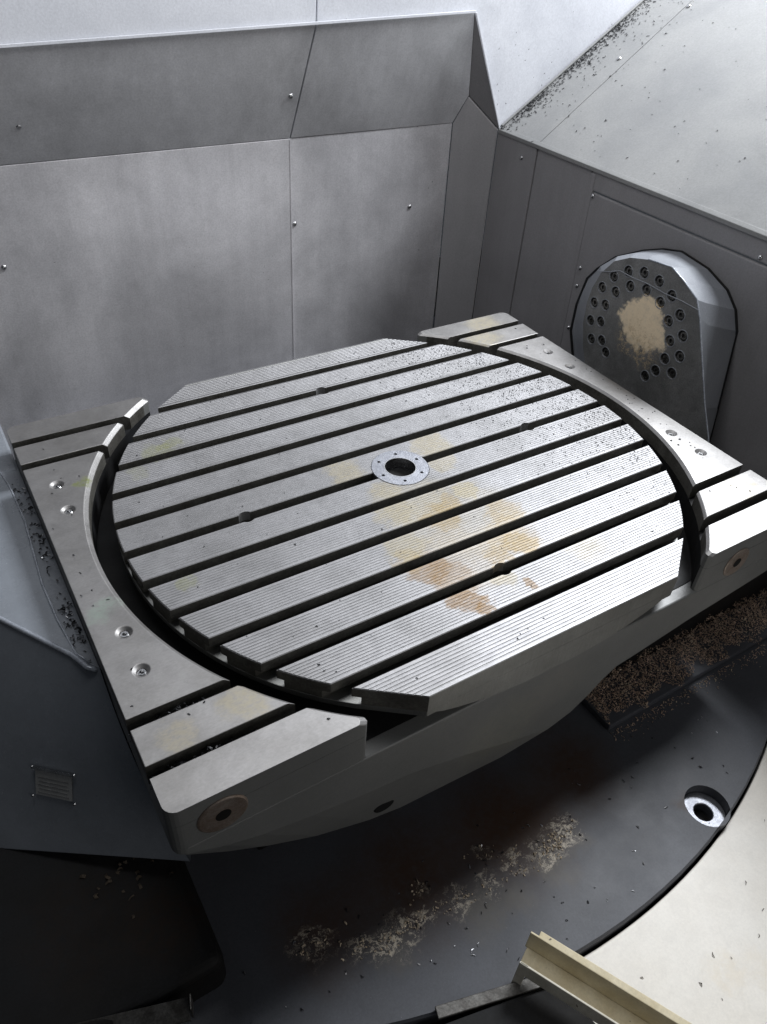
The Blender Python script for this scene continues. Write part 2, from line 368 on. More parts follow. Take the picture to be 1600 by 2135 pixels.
def dome_mesh(name, r, h, f, mat):
    mb = MB(); rings = []
    for k in range(4):
        t = k / 4 * math.pi / 2
        rings.append([f(r * math.cos(t) * math.cos(a), r * math.cos(t) * math.sin(a), h * math.sin(t)) for a in [2 * math.pi * i / 10 for i in range(10)]])
    rings.append([f(r * .15 * math.cos(2 * math.pi * i / 10), r * .15 * math.sin(2 * math.pi * i / 10), h) for i in range(10)])
    mb.loft(rings); me = mb.mesh(name)
    for p in me.polygons: p.use_smooth = True
    me.materials.append(M[mat]); return me
rv_y = dome_mesh('rivet', .0085, .006, lambda a, b, c: (a, -c, b), 'screw')
rv_x = dome_mesh('rivet', .0075, .006, lambda a, b, c: (-c, a, b), 'screw')
for p in [(-0.629, YB, .138), (0.335, YB + .003, .138), (0.82, YB + .003, .139)]: link_mesh('rivet', rv_y, None, bw, p)
for p in [(-0.505, 1.205, .525), (0.305, 1.195, .555)]: link_mesh('rivet', rv_y, None, bw, p)

# upper back wall: bright sheet above the lip and right of the recess
uw = empty('upper_back_wall', (0.2, YW, 0.8), 'bright white upper back wall sheet above the dark leaning band', 'wall', kind='structure')
HT = 1.75
sheet('panel', [(-2.4, YW, zl(-2.4)), (0.3555, YW, zl(.3555)), (0.40, YW + .02, HT), (-2.4, YW + .02, HT)], 'white', uw, (0, .012, 0), .002)
G = lambda x: Z1 + (x - XW) * 0.385 / 0.591
sheet('panel', [(0.3615, YW + .003, zl(.3615)), (A[0], YW + .003, A[2]), (K[0], YW + .003, K[2]), (2.3, YW + .003, G(2.3)), (2.3, YW + .023, HT), (0.406, YW + .023, HT)], 'white', uw, (0, .012, 0), .002)
# folded white rim along the edge of the recess
def strip_along(mb, p, q, wv, tv):
    p, q, wv, tv = Vector(p), Vector(q), Vector(wv), Vector(tv)
    mb.loft([[p, q, q + wv, p + wv], [p + tv, q + tv, q + wv + tv, p + wv + tv]])
mb = MB(); strip_along(mb, (-2.4, YW - .003, zl(-2.4) - .002), (A[0], YW - .003, A[2] - .002), (0, 0, .008), (0, -.004, 0)); mb.build('rim', 'white', uw, bevel=.001)
mb = MB(); strip_along(mb, (A[0], YW - .003, A[2]), (K[0] - .002, YW - .003, K[2]), (.007, 0, 0), (0, -.004, 0)); mb.build('rim', 'white', uw, bevel=.001)

# diagonal corner post between the back wall and the right wall
cp = empty('corner_post', (1.04, 1.18, ZF), 'grey diagonal corner panel with a pointed top between the walls', 'panel', kind='structure')
sheet('panel', [(0.989, 1.233, -.55), (1.098, 1.124, -.55), (1.098, 1.124, Z1 - .004), (PK[0] - .002, PK[1] - .002, PK[2] - .004), (0.981, 1.241, Z1 - .002)], 'post', cp, (.008, .008, 0), .003)

# right wall
rw = empty('right_wall', (XW, 0.4, ZF), 'dark grey right side wall behind the bolted arm', 'wall', kind='structure')
sheet('panel', [(XW, YW, -.6), (XW, 0.903, -.6), (XW, 0.903, Z1), (XW, YW, Z1)], 'side', rw, (.012, 0, 0), .002)
sheet('panel', [(XW + .003, 0.899, -.6), (XW + .003, 0.612, -.6), (XW + .003, 0.632, Z1), (XW + .003, 0.899, Z1)], 'side', rw, (.012, 0, 0), .002)
sheet('panel', [(XW - .004, 0.588, -.6), (XW - .004, -1.6, -.6), (XW - .004, -1.6, 0.345), (XW - .004, 0.606, 0.345)], 'side', rw, (.012, 0, 0), .003)
sheet('fold_strip', [(XW + .001, 0.626, 0.350), (XW + .001, -1.6, 0.350), (XW + .001, -1.6, Z1), (XW + .001, 0.628, Z1)], 'side', rw, (.012, 0, 0), .003)
sheet('fold_strip', [(XW - .002, 0.611, -.6), (XW - .002, 0.590, -.6), (XW - .002, 0.608, .4), (XW - .002, 0.630, .4)], 'side', rw, (.010, 0, 0), .003)
for p in [(XW - .004, .598, .336), (XW - .004, .583, .101), (XW - .004, .580, .038), (XW, .974, .358), (XW + .001, -.04, .361), (XW - .004, .575, -.117)]: link_mesh('rivet', rv_x, None, rw, p)

# sloping chute above the right wall
ch = empty('chip_chute', (1.5, 0, 0.7), 'light grey sloping chute sheet scattered with chips above the right wall', 'chute', kind='structure')
cn = Vector((-0.546, 0, 0.838))
def cpt(x, y, h=0.0): p = Vector((x, y, G(x))) + cn * h; return p
sheet('panel', [cpt(XW, YW - .002), cpt(XW, .9035), cpt(2.3, .9535), cpt(2.3, YW - .002)], 'chute', ch, -cn * .012, .001)
sheet('panel', [cpt(XW, .9005), cpt(XW, -2.0), cpt(2.3, -2.0), cpt(2.3, .9505)], 'chute', ch, -cn * .012, .001)
mb = MB(); mb.loft([[cpt(XW - .004, YW - .004, .001), cpt(XW - .004, -2.0, .001), (XW - .004, -2.0, Z1 - .014), (XW - .004, YW - .004, Z1 - .014)],
                    [cpt(XW + .010, YW - .004, .001), cpt(XW + .010, -2.0, .001), (XW - .0005, -2.0, Z1 - .014), (XW - .0005, YW - .004, Z1 - .014)]])
mb.build('front_edge', 'chute', ch, bevel=.002)
mb = MB(); strip_along(mb, cpt(XW + .01, YW - .012, .001), cpt(2.25, YW - .012, .001), (0, .010, 0), cn * .006); mb.build('gutter_seam', 'chute', ch, bevel=.002)
rv_c = dome_mesh('rivet', .008, .006, lambda a, b, c: tuple(Vector((0, a, 0)) + Vector((.838, 0, .546)) * b + cn * c), 'screw')
link_mesh('rivet', rv_c, None, ch, cpt(1.70, .915, 0))
link_mesh('rivet', rv_c, None, ch, cpt(1.46, .955, 0))

# ------------------------------------------------------------------ floor: dark round plate, cream panel, pit
fl = empty('floor_plate', (0.0, 0.64, ZF), 'dark round floor plate with a counterbored bolt hole under the table', 'floor', kind='structure')
FC = (0.0, 0.638); FR = 1.583
hole_c = (0.362, -0.858)
mb = MB()
fo = [(FC[0] + FR * math.cos(a), FC[1] + FR * math.sin(a)) for a in [2 * math.pi * i / 160 for i in range(160)]]
hole = [(hole_c[0] + .053 * math.cos(a), hole_c[1] + .053 * math.sin(a)) for a in [2 * math.pi * i / 40 for i in range(40)]]
r0 = holed(mb, fo, [hole], ZF, ZF - .075, lambda u, v, w_: (u, v, w_))
r1 = mb.ring([(FC[0] + (x - FC[0]) * 1.0025, FC[1] + (y - FC[1]) * 1.0025, ZF - .006) for x, y in fo]); mb.bridge(r0, r1)
r2 = mb.ring([(FC[0] + (x - FC[0]) * 1.0025, FC[1] + (y - FC[1]) * 1.0025, ZF - .05) for x, y in fo]); mb.bridge(r1, r2)
mb.build('plate', 'floor', fl)
hc = lambda z: (lambda a, b: (hole_c[0] + a, hole_c[1] + b, z))
mb = MB(); mb.loft([circle(.0525, 40, hc(ZF - .074)), circle(.0525, 40, hc(ZF - .031)), circle(.0505, 40, hc(ZF - .029)), circle(.024, 40, hc(ZF - .029)), circle(.022, 40, hc(ZF - .031)), circle(.022, 40, hc(ZF - .07))], cap0=False, cap1=False)
mb.build('bushing', 'flange', fl)
mb = MB(); mb.loft([circle(.021, 24, hc(ZF - .0735)), circle(.021, 24, hc(ZF - .058))]); mb.build('bolt', 'black', fl)

cf = empty('cream_floor_panel', (0.4, -1.3, ZF - .025), 'cream painted floor panel curving round the dark plate', 'floor panel', kind='structure')
mb = MB(); ZC = ZF - .022
a_pts = [math.radians(d) for d in range(-97, 21, 2)]
inner = [(FC[0] + 1.594 * math.cos(a), FC[1] + 1.594 * math.sin(a)) for a in a_pts]
outer = [(FC[0] + 3.2 * math.cos(a), FC[1] + 3.2 * math.sin(a)) for a in a_pts]
ti = mb.ring([(x, y, ZC) for x, y in inner]); to = mb.ring([(x, y, ZC) for x, y in outer]); bi = mb.ring([(x, y, ZC - .04) for x, y in inner]); bo = mb.ring([(x, y, ZC - .04) for x, y in outer])
mb.bridge(ti, to, False); mb.bridge(bi, ti, False); mb.bridge(to, bo, False); mb.bridge(bo, bi, False); mb.cap([ti[0], to[0], bo[0], bi[0]]); mb.cap([ti[-1], to[-1], bo[-1], bi[-1]])
mb.build('panel', 'cream', cf, bevel=.003)
mb = MB(); mb.box(-4, 4, -4, 3, -.95, -.92); tag(mb.build('pit_floor', 'black'), 'black pit floor far below the plate', 'floor', kind='structure')

# ------------------------------------------------------------------ rotary pallet with T slots
R0 = 0.666; YF = 0.595; SW = 0.0125
def xend(y):
    a = abs(y)
    if a > 0.517: return 0.42 + (a - 0.517) / (YF - 0.517) * (0.316 - 0.42)
    return math.sqrt(R0 * R0 - a * a)
pal = empty('rotary_pallet', (0, 0, -0.112), 'round machined steel pallet with eleven parallel T-slots and rust stains', 'pallet')
strips = []
for k in range(12):
    hi = YF if k == 0 else (5 - k + 1) * 0.1 - SW
    lo = -YF if k == 11 else (5 - k) * 0.1 + SW
    prof = []                                                    # closed (y, z, is_top) loop, from low y to high y over the top
    n = 9
    wdt = hi - lo
    c = .0016
    prof.append((lo, -c))
    prof.append((lo + c, 0))
    g0, g1 = lo + .006, hi - .006
    pitch = (g1 - g0) / n
    for i in range(n):
        y = g0 + (i + .5) * pitch
        prof += [(y - .0016, 0), (y - .0005, -.0009), (y + .0005, -.0009), (y + .0016, 0)]
    prof += [(hi - c, 0), (hi, -c)]
    u = .011
    prof += [(hi, -.024)]
    if k > 0: prof += [(hi - u, -.0241), (hi - u, -.044)]
    else: prof += [(hi, -.044)]
    if k < 11: prof += [(lo + u, -.044), (lo + u, -.0241)]
    else: prof += [(lo, -.044)]
    prof += [(lo, -.024)]
    mb = MB(); rings = []
    chm = .0022
    for s, e, dz in ((-1, 0, -chm), (-1, chm, 0), (-.33, 0, 0), (.33, 0, 0), (1, chm, 0), (1, 0, -chm)):
        if abs(s) == 1: rings.append([(s * (xend(y) - e), y, min(z, dz) if z > -.004 else z) for y, z in prof])
        else: rings.append([(s * xend(y), y, z) for y, z in prof])
    mb.loft(rings)
    o = mb.build('slotted_strip', 'pallet', pal)
    dark_sides(o.data)
    if k in (0, 11):
        o.data.materials.append(M['pallet_side'])
        for p in o.data.polygons:
            if abs(p.normal.y) > .5 and abs(p.center.y) > .58: p.material_index = 2
    strips.append(o)
cuts = [cutter([circle(.0712, 64, lambda a, b: (a, b, -.03)), circle(.0712, 64, lambda a, b: (a, b, .01))])]
boolean_cut(strips[5], cuts); boolean_cut(strips[6], cuts); drop(cuts)
def hole_cut(x, y, idx):
    cs = [cutter([circle(.0185, 32, lambda a, b: (x + a, y + b, -.06)), circle(.0185, 32, lambda a, b: (x + a, y + b, -.001 + .011))])]
    for i in idx: boolean_cut(strips[i], cs)
    drop(cs)
hole_cut(0, .4, (1, 2)); hole_cut(0, -.4, (9, 10)); hole_cut(-.4, 0, (5, 6)); hole_cut(.4, 0, (5, 6))

def outline(scale_in=0.0):
    pts = []
    ys = [YF] + [0.517 - i * (2 * 0.517) / 48 for i in range(49)] + [-YF]
    pts += [(xend(y) - scale_in, y) for y in ys]
    pts += [(-xend(y) + scale_in, y) for y in reversed(ys)]
    return pts
mb = MB(); mb.loft([[(x, y, -.058) for x, y in outline()], [(x, y, -.0445) for x, y in outline()]]); mb.build('base_plate', 'pallet_side', pal, bevel=.001)
def lower(r):
    pts = []; yc = YF - .0015; a1 = math.asin(min(1, yc / r))
    for i in range(33): a = a1 - i * 2 * a1 / 32; pts.append((r * math.cos(a), r * math.sin(a)))
    for i in range(33): a = math.pi + a1 - i * 2 * a1 / 32; pts.append((r * math.cos(a), r * math.sin(a)))
    return pts
mb = MB(); mb.loft([[(x, y, z) for x, y in lower(r)] for r, z in ((.598, -.1105), (.612, -.103), (.626, -.092), (.641, -.080), (.655, -.068), (.663, -.0585))])
o = mb.build('base_cylinder', 'pallet_side', pal)
for p in o.data.polygons: p.use_smooth = True
o.data.set_sharp_from_angle(angle=math.radians(40))

fg = MB(); N = 48
holes6 = [[(.0545 * math.cos(t) + .0042 * math.cos(b), .0545 * math.sin(t) + .0042 * math.sin(b)) for b in [2 * math.pi * i / 12 for i in range(12)]] for t in [math.radians(d) for d in (10, 70, 130, 190, 250, 310)]]
bore = circle(.0375, N, lambda a, b: (a, b))
r0 = holed(fg, circle(.0698, N, lambda a, b: (a, b)), [bore] + holes6, 0.001, -.029, lambda u, v, w_: (u, v, w_))
r1 = fg.ring(circle(.0705, N, lambda a, b: (a, b, -.001))); fg.bridge(r0, r1); r2 = fg.ring(circle(.0705, N, lambda a, b: (a, b, -.0298))); fg.bridge(r1, r2)
flange = link_mesh('centre_flange', fg.mesh('centre_flange'), 'flange', pal)
mb = MB(); mb.loft([circle(.0372, 40, lambda a, b: (a, b, -.0288)), circle(.0372, 40, lambda a, b: (a, b, -.0285))]); mb.build('bore_bottom', 'black', flange)
mb = MB(); mb.loft([circle(.0374, 40, lambda a, b: (a, b, -.028)), circle(.0374, 40, lambda a, b: (a, b, .0013)), circle(.0398, 40, lambda a, b: (a, b, .0013)), circle(.0398, 40, lambda a, b: (a, b, .0008))], False, False); mb.build('bore_lip', 'screw', flange)

# ------------------------------------------------------------------ swivel cradle that carries the pallet
cr = empty('swivel_cradle', (0, 0, -0.39), 'dark grey swivel cradle with slotted steel wings either side of the pallet', 'machine cradle')
XO = 0.785; YO = 0.5855; SWW = 0.0115; RI = 0.716; RT = 0.728
def fillet(poly, radii, n=6):
    out = []; N_ = len(poly)
    for i, p in enumerate(poly):
        r = radii.get(i, 0)
        if not r: out.append(p); continue
        P = Vector(p); a = (Vector(poly[i - 1]) - P); b = (Vector(poly[(i + 1) % N_]) - P)
        ang = a.angle(b); t = r / math.tan(ang / 2)
        a.normalize(); b.normalize()
        p0, p2 = P + a * t, P + b * t
        c = P + (a + b).normalized() * (r / math.sin(ang / 2))
        for k in range(n + 1):
            q = p0.lerp(p2, k / n); out.append(tuple(c + (q - c).normalized() * r))
    return out

def wing_ring(s, y0, y1, r, z, inset=0.0, rnd0=0.0, rnd1=0.0, rin0=0.0, rin1=0.0):
    """closed loop: outer side, rounded corners, concave inner arc."""
    n = 40 if y1 - y0 > .3 else 10
    ya = y1 - (.03 if rin1 else 0); yb = y0 + (.03 if rin0 else 0)
    X_ = lambda y: math.sqrt(r * r - y * y)
    pts = [(XO, y0), (XO, y1)]; rad = {0: rnd0, 1: rnd1}
    if rin1: rad[2] = rin1; pts.append((X_(y1), y1))
    pts += [(X_(y), y) for y in [ya + (yb - ya) * i / n for i in range(n + 1)]]
    if rin0: rad[len(pts)] = rin0; pts.append((X_(y0), y0))
    return [(s * x, y, z) for x, y in fillet(pts, rad)]

segs = [(-YO, -.5 - SWW, .022, 0, .010, 0), (-.5 + SWW, -.4 - SWW, 0, 0, 0, 0), (-.4 + SWW, .4 - SWW, 0, 0, 0, 0), (.4 + SWW, .5 - SWW, 0, 0, 0, 0), (.5 + SWW, YO, 0, .022, 0, .010)]
screw_spots = [(.73, .2), (.73, .3), (.73, -.2), (.73, -.3)]
hx = MB(); 
hx.loft([circle(.0088, 20, lambda a, b: (a, b, -.016)), circle(.0088, 20, lambda a, b: (a, b, -.0085)), circle(.0070, 20, lambda a, b: (a, b, -.0070)), circle(.0042, 20, lambda a, b: (a, b, -.0070)), circle(.0040, 20, lambda a, b: (a, b, -.012))])
screw_me = hx.mesh('socket_screw'); screw_me.materials.append(M['screw'])
for s in (-1, 1):
    for (y0, y1, ro0, ro1, ri0, ri1) in segs:
        mb = MB()
        kw = dict(rnd0=ro0, rnd1=ro1, rin0=ri0, rin1=ri1)
        rt = .725 if s < 0 else .722; zc = -.010 if s < 0 else -.006
        mb.loft([wing_ring(s, y0, y1, RI, -.042, **kw), wing_ring(s, y0, y1, RI, zc, **kw), wing_ring(s, y0, y1, rt, 0, **kw)])
        o = mb.build('wing_strip', 'wing', cr)
        dark_sides(o.data)
        if abs(y0) > .58 or abs(y1) > .58:
            o.data.materials.append(M['cast'])
            for p in o.data.polygons:
                if p.material_index == 1 and (abs(p.center.y) > .56 or abs(p.center.x) > .76): p.material_index = 2
        if y1 - y0 > .3:
            cs = []
            for (sx, sy) in screw_spots:
                cs.append(cutter([circle(.0090, 24, lambda a, b: (s * sx + a, sy + b, -.02)), circle(.0090, 24, lambda a, b: (s * sx + a, sy + b, -.005)), circle(.0170, 24, lambda a, b: (s * sx + a, sy + b, .0010))]))
            boolean_cut(o, cs); drop(cs)
            for (sx, sy) in screw_spots: link_mesh('socket_screw', screw_me, None, cr, (s * sx, sy, .0015))
        at = o.data.attributes.new('bevel_weight_edge', 'FLOAT', 'EDGE')
        for e in o.data.edges:
            if min(o.data.vertices[i].co.z for i in e.vertices) > -.016: at.data[e.index].value = 1.0
        bv = o.modifiers.new('bevel', 'BEVEL'); bv.width = .0016; bv.segments = 2; bv.limit_method = 'WEIGHT'
        bv.use_clamp_overlap = True
    # wing body under the strips
    mb = MB(); kw = dict(rnd0=.022, rnd1=.022, rin0=.010, rin1=.010)
    mb.loft([wing_ring(s, -YO, YO, RI, -.1125, **kw), wing_ring(s, -YO, YO, RI, -.0425, **kw)])
    o = mb.build('wing_block', 'cast', cr)
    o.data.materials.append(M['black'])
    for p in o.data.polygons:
        if p.normal.z > .5 or (p.normal.x * s < -.2 and abs(p.center.y) < .57): p.material_index = 1  # black puts the cavity shade into the inner faces

mb = MB(); mb.loft([circle(.722, 72, lambda a, b: (a, max(-YO + .03, min(YO - .03, b)), -.1115)), circle(.722, 72, lambda a, b: (a, max(-YO + .03, min(YO - .03, b)), -.1105))]); mb.build('cavity_floor', 'black', cr)  # black sheet over the bed, cavity darkness put into its colour
# lower body: vertical front face, slanting lower facet, then the underside
top_l = [(-.785, -.113), (-.43, -.113), (-.2, -.113), (.2, -.113), (.43, -.113), (.785, -.113)]
#  x, z of lower edge of the vertical front face, then x, z of the silhouette of the facet behind it (y = -.563)
prof = [(-.770, -.130, -.770, -.165), (-.70, -.165, -.690, -.235), (-.636, -.189, -.62, -.285), (-.543, -.212, -.52, -.345), (-.421, -.236, -.40, -.395), (-.33, -.247, -.32, -.415), (-.20, -.285, -.19, -.425),
        (-.06, -.335, -.05, -.437), (.06, -.372, .06, -.425), (.12, -.352, .125, -.392), (.165, -.318, .17, -.345), (.195, -.285, .198, -.305), (.232, -.258, .235, -.275), (.30, -.247, .30, -.262), (.46, -.217, .46, -.235), (.62, -.195, .62, -.21), (.770, -.172, .770, -.19)]
mb = MB()
nP = len(prof)
def top_at(x): return -.1128
ta = mb.ring([(p[0], -YO, -.1128) for p in prof]); fa = mb.ring([(p[0], -YO, p[1]) for p in prof]); sa = mb.ring([(p[2], -.563, p[3]) for p in prof])
tb = mb.ring([(p[0], YO, -.1128) for p in prof]); fb = mb.ring([(p[0], YO, p[1]) for p in prof]); sb = mb.ring([(p[2], .45, p[3]) for p in prof])
for a, b in ((tb, ta), (ta, fa), (fa, sa), (sa, sb), (sb, fb), (fb, tb)): mb.bridge(a, b, False)
mb.cap([ta[0], fa[0], sa[0], sb[0], fb[0], tb[0]]); mb.cap([ta[-1], fa[-1], sa[-1], sb[-1], fb[-1], tb[-1]])
mb.build('body', 'cast', cr, bevel=.004, seg=3, angle=25)
for s in (-1, 1):            # rounded vertical ends
    mb = MB(); pts = []
    y0, y1 = -YO, YO
    x0 = .770
    ring = [(x0 - .001, y0), (x0 - .007, y0)]
    prof2 = [(.763, -YO)] + [(.763 + .022 * math.sin(math.radians(t)), -YO + .022 - .022 * math.cos(math.radians(t))) for t in (15, 30, 45, 60, 75, 90)] + [(.785, YO - .022), (.763, YO)]
    zb = -.128 if s < 0 else -.174
    mb.loft([[(s * x, y, zb) for x, y in prof2], [(s * x, y, -.1130) for x, y in prof2]]); mb.build('body_end', 'cast', cr)
# plugs with hex sockets in the front face
for (px, pz, r) in ((-.70, -.062, .043), (.55, -.070, .040)):
    pl = MB(); f = lambda d: (lambda a, b: (px + a, -YO - d, pz + b))
    pl.loft([circle(r, 40, f(-.004)), circle(r, 40, f(.0015)), circle(r * .93, 40, f(.003)), circle(r * .36, 40, f(.003)), circle(r * .33, 6, f(.003), .3)][:4], False, False)
    i0 = [len(pl.v) - 40 + j for j in range(40)]
    rr = pl.ring([(px + .30 * r * math.cos(2 * math.pi * round(j * 6 / 40) / 6 + .3), -YO - .003, pz + .30 * r * math.sin(2 * math.pi * round(j * 6 / 40) / 6 + .3)) for j in range(40)])
    pl.bridge(i0, rr); r3 = pl.ring([(x, -YO + .010, z) for x, y, z in [pl.v[i] for i in rr]]); pl.bridge(rr, r3); pl.cap(r3)
    o = pl.build('plug', 'copper', cr, smooth=False)
    mb = MB(); mb.loft([circle(r * .31, 24, lambda a, b: (px + a, -YO - .0032, pz + b)), circle(r * .31, 24, lambda a, b: (px + a, -YO - .0036, pz + b))]); mb.build('hex_socket', 'black', o)
mb = MB(); mb.loft([circle(.024, 24, lambda a, b: (-.372 + a, -.5725, -.350 + b * .75)), circle(.024, 24, lambda a, b: (-.372 + a, -.55, -.350 + b * .75)), ], True, True)
mb.build('drain_port', 'black', cr, bevel=.003)

# ------------------------------------------------------------------ bolted bearing arm on the right
arm = empty('bearing_arm', (1.0, 0.16, -0.35), 'dark faceted bearing arm with rings of socket bolts on the right wall', 'bearing arm')
AX = 0.925
face = [(-.27, -.30), (-.192, -.08), (-.143, .007), (-.040, .218), (-.012, .262), (.045, .292), (.096, .312), (.18, .303), (.245, .285), (.299, .255), (.337, .205), (.358, .15), (.366, .098), (.362, .03), (.342, -.038), (.310, -.10), (.30, -.30)]
back = [(-.115, -.30), (-.101, -.198), (-.088, -.087), (-.057, .152), (-.030, .205), (.016, .246), (.098, .278), (.202, .291), (.27, .275), (.34, .246), (.436, .192), (.50, .13), (.535, .082), (.556, -.02), (.555, -.12), (.52, -.20), (.50, -.30)]
OUT = [(r, a) for r, a in ((.178, list(range(-31, 212, 19))), (.135, [-52, -35, -10, 14, 39, 65, 91, 117, 142, 166, 190, 212, 231]))]
BC = (0.160, 0.087)
spots = [(BC[0] + r * math.cos(math.radians(a)), BC[1] + r * math.sin(math.radians(a))) for r, al in OUT for a in al]
mb = MB(); fmap = lambda u, v, w_: (w_, u, v)
hl = [[(u + .0165 * math.cos(2 * math.pi * i / 16), v + .0165 * math.sin(2 * math.pi * i / 16)) for i in range(16)] for u, v in spots]
r0 = holed(mb, face, hl, AX, AX + .014, fmap)
me = mb.mesh('face_plate'); link_mesh('face_plate', me, 'arm', arm)
mb = MB(); fr = mb.ring([(AX + .0002, y, z) for y, z in face]); mid = [tuple(Vector(p).lerp(Vector(q), .30)) for p, q in zip(face, back)]; br = mb.ring([(AX + .030, y + (.006 if y > .16 else -.006), z + (.006 if z > .2 else 0)) for y, z in mid]); wr = mb.ring([(XW - .0045, y, z) for y, z in back])
mb.bridge(fr, br); mb.bridge(br, wr); o = mb.build('housing', 'arm_side', arm)
for p in o.data.polygons: p.use_smooth = True
o.data.set_sharp_from_angle(angle=math.radians(11))
# raised upper rim plate of the face
mb = MB(); 
rings_ref = []
tube(mb, [(AX - .0005, y, z) for y, z in [(.349, .206), (.30, .222), (.269, .237), (.213, .236), (.16, .240), (.093, .237), (.03, .240), (-.030, .238)]], .0016)
mb.build('joint_line', 'arm_side', arm)
rings_ref = []; mb = MB(); tube(mb, [(AX + .001, y, z) for y, z in face[0:8]], .0024, 6); mb.build('worn_lit_edge', 'worn_lit_edge', arm, smooth=True)  # pale bead: bevel highlight and chipped paint in one colour
bc_ = Vector((.2, .0)); mb = MB(); mb.loft([[(x, bc_.x + (y - bc_.x) * 1.014, bc_.y + (z - bc_.y) * 1.014) for y, z in back] for x in (XW - .0042, XW - .012)]); mb.build('arm_shadow_outline', 'black', arm)  # added thin black ring, a shadow outline where the arm meets the wall
bo = MB(); bo.loft([circle(.0125, 16, lambda a, b: (.0135, a, b)), circle(.0125, 16, lambda a, b: (.005, a, b)), circle(.0108, 16, lambda a, b: (.0035, a, b)), circle(.0060, 16, lambda a, b: (.0035, a, b)), circle(.0054, 16, lambda a, b: (.010, a, b))])
rg_ = MB(); rg_.loft([circle(.0164, 20, lambda a, b: (.002, a, b)), circle(.0164, 20, lambda a, b: (-.0008, a, b)), circle(.0184, 20, lambda a, b: (-.0008, a, b)), circle(.0190, 20, lambda a, b: (.0006, a, b))], False, False)
rim_me = rg_.mesh('hole_rim'); rim_me.materials.append(M['arm_side'])
bolt_me = bo.mesh('socket_bolt'); bolt_me.materials.append(M['dark_screw'])
for u, v in spots:
    o = link_mesh('socket_bolt', bolt_me, None, arm, (AX, u, v)); link_mesh('hole_rim', rim_me, None, o, (AX, u, v))
mb = MB(); 
for _ in range(1):
    mb.loft([circle(.05, 24, lambda a, b: (AX + .02, BC[0] + a, -.20 + b)), circle(.05, 24, lambda a, b: (.787, BC[0] + a, -.20 + b))])
mb.build('trunnion_stub', 'cast', arm)

# ------------------------------------------------------------------ swivel drive housing on the left
hs = empty('swivel_housing', (-1.0, 0.1, -0.42), 'glossy blue-grey swivel drive housing left of the cradle with a nameplate', 'machine housing')
ZT = -0.062
NS, NTT = 26, 14
def Tp(s): return Vector((-.803 - .447 * s, -.182 + .717 * s, ZT))
def Bp(s):
    a, b, c_ = Vector((-.766, -.452, -.392)), Vector((-1.059, -.222, -.452)), Vector((-1.42, .12, -.50))
    return (1 - s) ** 2 * a + 2 * s * (1 - s) * (b * 2 - (a + c_) / 2) + s * s * c_ if False else (a.lerp(b, s * 2) if s < .5 else b.lerp(c_, s * 2 - 1))
nrm_out = Vector((-.62, -.55, .56)).normalized()
def Sp(s, t): return Tp(s).lerp(Bp(s), t) + nrm_out * (.022 * math.sin(math.pi * t))
S0 = -0.035
mb = MB(); rows = []
ss = [S0 + (1 - S0) * i / NS for i in range(NS + 1)]
for j in range(NTT + 1):
    rows.append(mb.ring([Sp(q, j / NTT) for q in ss]))
for a, b in zip(rows, rows[1:]): mb.bridge(a, b, False)
rb = mb.ring([Bp(q) + Vector((.06, .14, -.02)) for q in ss]); mb.bridge(rows[-1], rb, False)
# top facet, a fan of quads between the diagonal front edge and the ledge edge
top_in = [Vector((-.80, -.184, ZT)), Vector((-.817, -.150, ZT)), Vector((-.826, -.05, ZT)), Vector((-.829, .068, ZT)), Vector((-.824, .16, ZT)), Vector((-.817, .285, ZT)), Vector((-.821, .432, ZT)), Vector((-.83, .50, ZT))]
front_e = [Vector(mb.v[i]) for i in rows[0]]
poly = top_in + [Vector((-1.28, .50, ZT))]
fe = [q for q in rows[0] if mb.v[q][0] < -.805 and mb.v[q][1] < .495]
ids = mb.ring(poly[1:])
mb.f.append(tuple(ids + list(reversed(fe))))
e_ids = ids[:-1]
e_lo = mb.ring([(x, y, z - .03) for x, y, z in [mb.v[i] for i in e_ids]]); mb.bridge(e_ids, e_lo, False)
edge = [tuple(p) for p in top_in]
shell_edge = [tuple(p) for p in front_e if p.x < -.806]
o = mb.build('shell', 'blue', hs, bevel=.009, seg=3, angle=30)
for p in o.data.polygons: p.use_smooth = True
o.data.set_sharp_from_angle(angle=math.radians(28))
mb = MB(); zl_ = ZT - .014
lp = [(-.7865, -.215), (-.7865, .62), (-.835, .62)] + [(x - .004, y) for x, y, z in reversed(edge[1:])] + [(-.812, -.178)]
mb.loft([[(x, y, zl_ - .05) for x, y in lp], [(x, y, zl_) for x, y in lp]]); mb.build('ledge', 'blue', hs)
rings_ref = []; mb = MB(); tube(mb, [(-.7875, -.203, ZT - .012), (-.796, -.201, ZT - .006), (-.806, -.192, ZT - .003)] + [(x, y, z - .002) for x, y, z in shell_edge], .0055, 8); o = mb.build('rounded_edge', 'worn_lit_edge', hs, smooth=True)  # lighter bead paints the highlight along the front edge
rings_ref = []; mb = MB(); tube(mb, [(x + .001, y, z - .001) for x, y, z in edge], .0024, 6); o = mb.build('ledge_edge', 'worn_lit_edge', hs, smooth=True)  # lighter bead paints the bright line along the ledge
mb = MB(); mb.box(-1.5, -.7866, .505, .75, -.45, ZT - .012); mb.build('rear_block', 'blue', hs, bevel=.006)
mb = MB(); mb.box(-1.5, -.80, .76, 1.18, -.5, -.25); mb.build('rear_base', 'cast', hs, bevel=.006)
